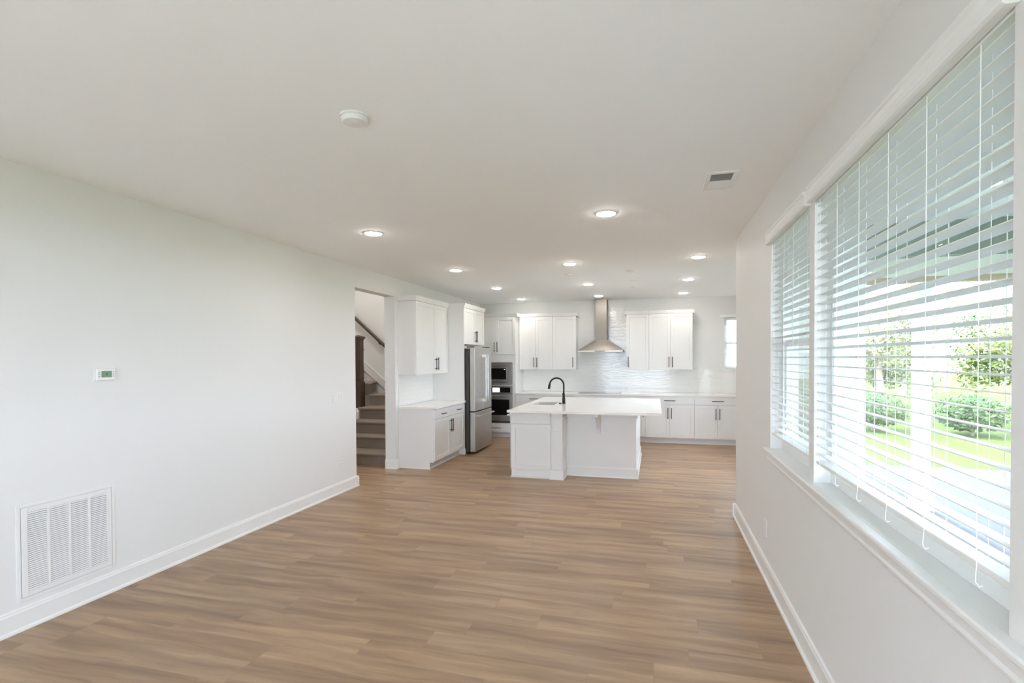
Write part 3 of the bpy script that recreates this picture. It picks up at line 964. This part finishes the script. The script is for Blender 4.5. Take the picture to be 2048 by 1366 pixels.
t = thing('added_stair_light', 'unseen round lamp added high in the stairwell to light the carpeted stairs', 'ceiling light', (-4.75, 7.55, SH))  # lamp out of view, added to brighten the stairwell
MB().lathe([(0.23, 0.0), (0.23, -0.03), (0.21, -0.035)], 0, 0, 40).build('base', M_plastic, t, 0, True)
MB().lathe([(0.205, -0.036), (0.19, -0.075), (0.12, -0.105), (0.02, -0.115)], 0, 0, 40).build('lens', M_lens, t, 0, True)

t = thing('smoke_detector', 'round white smoke detector alone on the living room ceiling', 'smoke detector', (-1.398, 2.244, H))
MB().lathe([(0.068, 0.0), (0.068, -0.008), (0.063, -0.010)], 0, 0, 40).build('base', M_plastic, t, 0, True)
MB().lathe([(0.062, -0.0102), (0.063, -0.014), (0.061, -0.024), (0.054, -0.032), (0.030, -0.036), (0.01, -0.0365)], 0, 0, 40).build('cover', M_plastic, t, 0, True)

cp = []
for x, y, r, lb in ((-1.160, 7.255, 0.055, 'flat white cover plate on the ceiling behind the middle light'),
                    (-0.318, 7.217, 0.064, 'flat white cover plate over the island, nearest of three in line'),
                    (-0.308, 8.022, 0.068, 'flat white cover plate over the island, middle of three in line'),
                    (-0.345, 8.853, 0.045, 'small white cover plate on the ceiling, closest to the hood')):
    c = MB().lathe([(r, 0.0), (r, -0.006), (r - 0.008, -0.013), (r * 0.3, -0.016)], 0, 0, 32).build('cover_plate', M_plastic, None, 0, True)
    c.location = (x, y, H)
    tag(c, lb, 'cover plate', 'ceiling cover plates')

# supply vent
vx0, vx1, vy0, vy1 = 0.318, 0.510, 3.540, 3.884
t = thing('ceiling_vent', 'white rectangular ceiling vent with a dark louvred half', 'vent', (0, 0, H))
m = MB()
f = 0.030
z0, z1 = -0.008, 0.0
m.box(vx0, vx0 + f, vy0, vy1, z0, z1).box(vx1 - f, vx1, vy0, vy1, z0, z1).box(vx0 + f, vx1 - f, vy0, vy0 + f, z0, z1).box(vx0 + f, vx1 - f, vy1 - f, vy1, z0, z1)
m.build('frame', M_plastic, t, 0.002)
MB().box(vx0 + f, vx1 - f, vy0 + f, vy1 - f, -0.0012, -0.0002).build('backing', M_ventdark, t)
yc = (vy0 + vy1) / 2
MB().box(vx0 + f, vx1 - f, yc - 0.006, yc + 0.006, -0.008, -0.0012).build('divider', M_plastic, t)
m = MB()
n = 9
for i in range(n):
    y = vy0 + f + 0.006 + (yc - 0.010 - vy0 - f) * i / n
    m.prism([(y, -0.0080), (y + 0.0025, -0.0080), (y + 0.0125, -0.0016), (y + 0.0100, -0.0016)], 0, vx0 + f, vx1 - f)
m.build('louvre', M_plastic, t)
m = MB()
for i in range(n):
    y = yc + 0.010 + (vy1 - f - yc - 0.010) * i / n
    m.prism([(y + 0.0115, -0.0080), (y + 0.014, -0.0080), (y + 0.003, -0.0016), (y + 0.0005, -0.0016)], 0, vx0 + f, vx1 - f)
m.build('louvre', M_plastic, t)

# ------------------------------------------------------------------ left wall things
# return air grille
gy0, gy1, gz0, gz1 = 2.178, 2.762, 0.163, 0.748
t = thing('return_air_grille', 'big square white return air grille low on the left wall', 'air grille', (A, 0, 0))
m = MB()
f = 0.022
m.box(0, 0.006, gy0, gy0 + f, gz0, gz1).box(0, 0.006, gy1 - f, gy1, gz0, gz1).box(0, 0.006, gy0 + f, gy1 - f, gz0, gz0 + f).box(0, 0.006, gy0 + f, gy1 - f, gz1 - f, gz1)
m.build('outer_frame', M_plastic, t, 0.0015)
iy0, iy1, iz0, iz1 = gy0 + 0.026, gy1 - 0.026, gz0 + 0.026, gz1 - 0.026
dv = MB()
fb = 0.030
dv.box(0.003, 0.010, iy0, iy0 + fb, iz0, iz1).box(0.003, 0.010, iy1 - fb, iy1, iz0, iz1).box(0.003, 0.010, iy0 + fb, iy1 - fb, iz0, iz0 + fb).box(0.003, 0.010, iy0 + fb, iy1 - fb, iz1 - fb, iz1)
cols = []
cwid = (iy1 - iy0 - 2 * fb - 3 * 0.014) / 4
for k in range(4):
    c0 = iy0 + fb + k * (cwid + 0.014)
    cols.append((c0, c0 + cwid))
    if k < 3:
        dv.box(0.003, 0.010, c0 + cwid, c0 + cwid + 0.014, iz0 + fb, iz1 - fb)
dv.build('hinged_frame', M_plastic, t, 0.001)
MB().box(0.0005, 0.0015, iy0 + 0.01, iy1 - 0.01, iz0 + 0.01, iz1 - 0.01).build('shade_backing', M_ventdark, t)  # grey sheet painted as the shade between the blades
for c0, c1 in cols:
    m = MB()
    n = 38
    for i in range(n):
        z = iz0 + fb + (iz1 - iz0 - 2 * fb) * (i + 0.5) / n
        m.prism([(0.0095, z - 0.0038), (0.0090, z - 0.0046), (0.0035, z + 0.0030), (0.0042, z + 0.0040)], 1, c0, c1)
    m.build('louvre', M_plastic, t)

# thermostat
t = thing('thermostat', 'white wall thermostat with a green screen on the left wall', 'thermostat', (A, 0, 0))
ty0, ty1, tz0, tz1 = 2.630, 2.776, 1.459, 1.556
MB().box(0, 0.007, ty0, ty1, tz0, tz1).build('backplate', M_plastic, t, 0.003)
b0, b1, c0, c1 = 2.642, 2.770, 1.468, 1.550
MB().box(0.007, 0.026, b0, b1, c0, c1).build('body', M_plastic, t, 0.006)
sc = MB().box(0.026, 0.0268, 2.672, 2.742, 1.489, 1.533).build('screen', M_lcd, t)
MB().box(0.0268, 0.0272, 2.702, 2.714, 1.503, 1.519).build('digits', M_lcddark, sc)
for z in (1.524, 1.511, 1.497):
    MB().box(0.026, 0.0275, 2.652, 2.663, z - 0.0025, z + 0.0025).build('button', M_button, t)
for z in (1.527, 1.511, 1.497):
    MB().box(0.026, 0.0275, 2.750, 2.759, z - 0.0028, z + 0.0028).build('button', M_button, t)

# switch plate, four rockers
t = thing('light_switch', 'white four-switch wall plate on the left wall near the stair doorway', 'switch', (A, 0, 0))
MB().box(0, 0.006, 5.327, 5.545, 1.091, 1.208).build('plate', M_plastic, t, 0.002)
for k in range(4):
    y = 5.364 + k * 0.048
    MB().prism([(0.006, 1.116), (0.0085, 1.116), (0.0105, 1.183), (0.006, 1.183)], 1, y - 0.017, y + 0.017).build('rocker', M_plastic, t, 0.001)


def outlet(label, x, y, z, sgn):
    t = thing('wall_outlet', label, 'outlet', (x, y, z), 0 if sgn > 0 else PI)
    MB().box(0, 0.006, -0.036, 0.036, -0.058, 0.058).build('plate', M_plastic, t, 0.002)
    for q in (-0.020, 0.020):
        o = MB().box(0.006, 0.0075, -0.017, 0.017, q - 0.014, q + 0.014).build('socket', M_plastic, t, 0.003)
        MB().box(0.0075, 0.0077, -0.008, -0.006, q - 0.004, q + 0.006).box(0.0075, 0.0077, 0.006, 0.008, q - 0.004, q + 0.006).build('slot', M_dark, o)
    return t


outlet('white wall outlet low on the left wall beside the stair doorway', A, 5.508, 0.364, 1)
outlet('white wall outlet low on the right wall under the far window', B, 4.165, 0.352, -1)

# ------------------------------------------------------------------ stairs
t = thing('staircase', 'carpeted winding stairs seen through the doorway in the left wall', 'stairs')
rise = 0.196
ry = [6.985, 7.335, 7.600, 7.905]
SXL, SXR = -4.862, A - T - 0.026
def step_mesh(poly, z0, z1, nose):
    m = MB()
    m.prism(poly, 2, z0, z1)
    return m
for i, y in enumerate(ry):
    z1 = rise * (i + 1)
    yn = ry[i + 1] if i < 3 else 8.13
    # one carpeted step: riser block plus rounded nosing
    nz = [(y, z1 - 0.052), (y - 0.014, z1 - 0.050), (y - 0.028, z1 - 0.042), (y - 0.036, z1 - 0.028), (y - 0.035, z1 - 0.014), (y - 0.026, z1 - 0.004), (y - 0.012, z1), (y + 0.02, z1), (y + 0.02, z1 - 0.052)]
    m = MB().box(SXL, SXR, y, yn + 0.02, z1 - rise - (0 if i == 0 else 0.01), z1 - 0.0005).prism(nz, 0, SXL - (0.03 if i == 3 else 0), SXR)
    m.build('step', M_carpet, t, 0.0, True)
# winders turning left round the newel
piv = (-4.862, 8.20)
z5 = rise * 5
pts5 = [(piv[0], piv[1]), (SXR, 9.08), (SXR, SY1 - 0.003), (-5.30, SY1 - 0.003), (piv[0] - 0.05, piv[1] + 0.06)]
def winder(a, b, poly, z):
    """nosing runs from a to b along the front of the step"""
    m = MB().prism(poly, 2, z - rise - 0.01, z - 0.0005)
    va, vb = Vector((a[0], a[1], z - 0.020)), Vector((b[0], b[1], z - 0.020))
    m.tube([va, vb], 0.0205, 12)
    return m.build('step', M_carpet, t, 0.0, True)
MB().prism([(SXL, 8.10), (SXR, 8.10), (SXR, SY1 - 0.003), (SXL, SY1 - 0.003)], 2, 0.3, rise * 4 - 0.0008).build('step', M_carpet, t)
winder(piv, (SXR, 8.62), [piv, (SXR, 8.62), (SXR, SY1 - 0.003), (-4.90, SY1 - 0.003)], z5)
z6 = rise * 6
winder((-4.90, 8.19), (-5.29, SY1 - 0.02), [(-4.90, 8.19), (-5.31, SY1 - 0.003), (-5.62, SY1 - 0.003), (-5.62, 8.19)], z6)
for k in range(7, 10):
    x = -5.31 - 0.27 * (k - 6)
    MB().box(x - 0.30 if k < 9 else SX + 0.002, x, 8.19, SY1 - 0.003, rise * (k - 1) - 0.01, rise * k).prism([(x - 0.02, rise * k), (x + 0.022, rise * k - 0.005), (x + 0.028, rise * k - 0.018), (x + 0.022, rise * k - 0.030), (x - 0.02, rise * k - 0.035)], 1, 8.19, SY1 - 0.003).build('step', M_carpet, t, 0, True)
# white stringer wall below the newel
MB().prism([(7.86, 0), (7.86, 0.700), (7.90, 0.752), (8.19, 0.752), (8.19, 0)], 0, -5.105, -4.874).build('stringer', M_trim, t, 0.003)
# skirt board on the far wall
sk = [(-4.90, 0.842), (-4.90, 1.012), (-6.20, 2.083), (-6.20, 1.913)]
MB().prism([(x, z) for x, z in sk], 1, SY1 - 0.018, SY1 - 0.001).prism([(-4.90, 1.000), (-4.90, 1.018), (-6.20, 2.089), (-6.20, 2.071)], 1, SY1 - 0.024, SY1 - 0.001).build('skirt_board', M_trim, t)
# newel post
t = thing('newel_post', 'dark stained wooden newel post at the turn of the stairs', 'post', (-5.020, 8.115, 0.753))
MB().box(-0.078, 0.078, -0.078, 0.078, 0, 0.455).build('base', M_walnut, t, 0.006)
sh = MB().box(-0.064, 0.064, -0.064, 0.064, 0.455, 1.210)
sh.build('shaft', M_walnut, t, 0.004)
MB().box(-0.072, 0.072, -0.072, 0.072, 1.010, 1.025).box(-0.072, 0.072, -0.072, 0.072, 0.52, 0.535).build('band', M_walnut, t, 0.003)
cp_ = MB().box(-0.074, 0.074, -0.074, 0.074, 1.190, 1.215).box(-0.086, 0.086, -0.086, 0.086, 1.215, 1.245)
cp_.add([(-0.086, -0.086, 1.245), (0.086, -0.086, 1.245), (0.086, 0.086, 1.245), (-0.086, 0.086, 1.245), (0, 0, 1.280)], [(0, 1, 4), (1, 2, 4), (2, 3, 4), (3, 0, 4), (0, 3, 2, 1)])
cp_.build('cap', M_walnut, t, 0.002)
# handrail
t = thing('handrail', 'dark wooden handrail slanting up the stairwell wall', 'handrail')
p0, p1 = Vector((-4.85, SY1 - 0.075, 1.672)), Vector((-6.15, SY1 - 0.075, 2.792))
dirv = (p1 - p0).normalized()
nrm = Vector((-dirv.z, 0, dirv.x)) * (1 if dirv.x > 0 else -1)
vs = []
for p_ in (p0, p1):
    for dy, dn in ((-0.024, -0.028), (0.024, -0.028), (0.026, 0.010), (0.014, 0.030), (-0.014, 0.030), (-0.026, 0.010)):
        vs.append(p_ + Vector((0, dy, 0)) + nrm * dn)
MB().add(vs, [tuple(range(6)), tuple(range(11, 5, -1))] + [(i, 6 + i, 6 + (i + 1) % 6, (i + 1) % 6) for i in range(6)]).build('rail', M_walnut, t, 0.003)
for k in (0.44, 1.30):
    q = p0 + dirv * k - nrm * 0.028
    MB().tube([q, q + Vector((0, 0.02, -0.035)), q + Vector((0, 0.072, -0.045))], 0.008, 8).build('bracket', M_bronze, t, 0, True)

# ------------------------------------------------------------------ outdoors
SZ = -0.14
struct(MB().box(-40, 60, -40, 70, -0.45, -0.30).build('lawn', M_lawn))
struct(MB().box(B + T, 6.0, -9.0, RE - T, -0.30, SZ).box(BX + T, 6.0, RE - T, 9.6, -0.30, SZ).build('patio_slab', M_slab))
struct(MB().box(-5.5, B + T, -9.0, YR - T, -0.30, SZ).build('bounce_slab_rear', M_bounce))  # unseen slab, added to bounce daylight up to the ceiling
struct(MB().box(B + T, 4.25, YR - 0.3, RE - T, 2.80, 2.92).box(BX + T, 4.25, RE - T, 7.0, 2.80, 2.92).build('porch_ceiling', M_porch))
struct(MB().box(BX + T, 4.25, RE - T - 0.02, RE - T + 0.10, 2.50, 2.80).build('porch_beam_inner', M_beam))
struct(MB().box(BX + T, 4.25, 6.90, 7.02, 2.50, 2.80).build('porch_beam_end', M_porch))
struct(MB().box(BX + T, 4.25, 6.885, 7.035, 2.44, 2.50).build('porch_beam_trim', M_beam2))
struct(MB().box(4.12, 4.25, YR - 0.3, 6.90, 2.47, 2.80).build('porch_beam_side', M_beam2))
for x, y in ((4.18, -2.4), (4.18, 2.2), (4.18, 6.80), (2.92, 6.96)):
    c = MB().box(-0.07, 0.07, -0.07, 0.07, SZ, 2.44).box(-0.09, 0.09, -0.09, 0.09, SZ, SZ + 0.16).box(-0.085, 0.085, -0.085, 0.085, 2.37, 2.44).build('porch_column', M_siding, None, 0.004)
    c.location = (x, y, 0)
    struct(c)
# outside skin of the house: lap siding on the patio wall, corner board, upper storey
m = MB()
n = 27
for i in range(n):
    z = -0.12 + i * 0.108
    pr = [(RE - T, z), (RE - T - 0.018, z), (RE - T - 0.006, z + 0.108), (RE - T, z + 0.108)]
    if DZ0 - 0.17 < z < DZ + 0.05:
        m.prism(pr, 0, B + T + 0.02, DX0 - 0.061)
        m.prism(pr, 0, DX1 + 0.061, BX + T - 0.151)
    else:
        m.prism(pr, 0, B + T + 0.02, BX + T - 0.151)
struct(m.build('wall_siding', M_siding))
m = MB().box(BX + T - 0.15, BX + T - 0.10, RE - T - 0.022, RE - T - 0.001, SZ, 2.79)
m.box(BX + T - 0.085, BX + T + 0.022, RE - T - 0.030, RE - T - 0.001, SZ, 2.79)
m.box(BX + T + 0.001, BX + T + 0.022, RE - T - 0.001, RE - T + 0.10, SZ, 2.79)
m.box(DX0 - 0.06, DX0, RE - T - 0.024, RE - T - 0.001, DZ0 - 0.06, DZ + 0.06).box(DX1, DX1 + 0.06, RE - T - 0.024, RE - T - 0.001, DZ0 - 0.06, DZ + 0.06)
m.box(DX0, DX1, RE - T - 0.024, RE - T - 0.001, DZ, DZ + 0.06).box(DX0, DX1, RE - T - 0.024, RE - T - 0.001, DZ0 - 0.06, DZ0)
struct(m.build('trim_4', M_siding))
struct(MB().box(A - T, B + T, YR - 1.2, D + T, 2.93, 5.6).box(B + T, BX + T, RE - T, D + T, 2.93, 5.6).build('wall_upper_story', M_siding))  # unseen upper storey, put in to shade the ground beside the house


def tree(label, x, y, h, rad, kind, seed, bare=False, cat='tree'):
    rng = random.Random(seed)
    t = thing('garden_tree', label, cat, (x, y, -0.30), 0, 'trees beyond the patio')
    tm = MB()
    th = h * (0.42 if not bare else 0.35)
    tm.tube([(0, 0, -0.05), (0.05, 0.02, th * 0.5), (0.0, 0.05, th), (0.08, 0.0, h * 0.72)], [0.14, 0.11, 0.09, 0.04], 8)
    tips = []
    nb = 16 if bare else 7
    for k in range(nb):
        a = rng.uniform(0, 2 * PI)
        z0 = th * rng.uniform(0.7, 1.5)
        L = rad * rng.uniform(0.6, 1.1)
        p0 = Vector((0.03, 0.03, z0))
        p1 = p0 + Vector((math.cos(a) * L * 0.5, math.sin(a) * L * 0.5, L * 0.45))
        p2 = p0 + Vector((math.cos(a) * L, math.sin(a) * L, L * rng.uniform(0.8, 1.5)))
        tm.tube([p0, p1, p2], [0.05, 0.03, 0.012], 6)
        tips.append(p2)
        if bare:
            for j in range(5):
                q0 = p1.lerp(p2, rng.uniform(0, 0.9))
                q1 = q0 + Vector((rng.uniform(-1, 1), rng.uniform(-1, 1), rng.uniform(0.3, 1.4))) * 0.8
                tm.tube([q0, q0.lerp(q1, 0.5) + Vector((0.06, 0.04, 0)), q1], [0.026, 0.018, 0.010], 5)
    tm.build('trunk', M_bark, t, 0, True)
    lm = MB()
    n = 240 if bare else 5200
    blobs = []
    for k in range(13):
        a = rng.uniform(0, 2 * PI)
        rr = rad * math.sqrt(rng.random()) * 0.75
        blobs.append((math.cos(a) * rr, math.sin(a) * rr, h * rng.uniform(0.32, 0.86), rad * rng.uniform(0.30, 0.52)))
    for i in range(n):
        bx, by, bz, br = rng.choice(blobs)
        d = Vector((rng.gauss(0, 1), rng.gauss(0, 1), rng.gauss(0, 1))).normalized() * br * (rng.random() ** 0.35)
        c = Vector((bx, by, bz)) + d
        u = Vector((rng.gauss(0, 1), rng.gauss(0, 1), rng.gauss(0, 0.6))).normalized()
        v = u.orthogonal().normalized()
        s_ = rng.uniform(0.04, 0.09)
        lm.add([c - u * s_, c + v * s_ * 0.5, c + u * s_, c - v * s_ * 0.5], [(0, 1, 2, 3)])
    lm.build('foliage', M_leaf[kind], t)
    return t


tree('yellow-green leafy tree outside, nearest of the garden trees', 9.1, 16.4, 3.3, 1.6, 0, 1)
tree('pale green leafy tree outside, leftmost of the garden trees', 6.7, 18.6, 3.6, 1.5, 2, 11)
tree('fresh green tree outside, just right of the white porch post', 8.0, 22.6, 3.6, 1.5, 0, 12)
tree('bare branched tall tree rising above the green garden trees', 11.3, 20.6, 7.6, 1.6, 2, 4, True)
tree('deep green bushy tree outside, at the right edge of the garden', 13.4, 24.6, 4.6, 1.9, 1, 2)
tree('pale leafy tree outside, far back on the left of the garden', 11.6, 29.6, 4.8, 1.9, 2, 3)
tree('tall thin bare tree farthest back against the white sky', 15.0, 33.0, 9.4, 2.2, 2, 6, True)


def shrub(label, x, y, r, h, seed):
    rng = random.Random(seed)
    t = thing('garden_shrub', label, 'shrub', (x, y, -0.30), 0, 'shrubs along the lawn')
    MB().tube([(0, 0, -0.03), (0.02, 0, h * 0.5)], [0.04, 0.02], 6).tube([(0, 0, 0), (0.2, 0.1, h * 0.6)], [0.03, 0.012], 6).build('stem', M_bark, t)
    lm = MB()
    for i in range(2000):
        d = Vector((rng.gauss(0, 1), rng.gauss(0, 1), rng.gauss(0, 1))).normalized() * (rng.random() ** 0.35)
        c = Vector((d.x * r, d.y * r, h * 0.55 + d.z * h * 0.45))
        u = Vector((rng.gauss(0, 1), rng.gauss(0, 1), rng.gauss(0, 0.6))).normalized()
        v = u.orthogonal().normalized()
        s_ = rng.uniform(0.035, 0.075)
        lm.add([c - u * s_, c + v * s_ * 0.5, c + u * s_, c - v * s_ * 0.5], [(0, 1, 2, 3)])
    lm.build('foliage', M_leaf[1], t)


for i, (x, y, lb) in enumerate(((5.4, 15.4, 'low dark green shrub at the lawn edge, leftmost of the row'), (7.3, 14.9, 'low dark green shrub at the lawn edge, second of the row from the left'), (9.0, 14.0, 'low dark green shrub at the lawn edge, third of the row from the left'), (10.7, 13.4, 'low dark green shrub at the lawn edge, last of the row'))):
    shrub(lb, x, y, 0.75, 1.0, 40 + i)
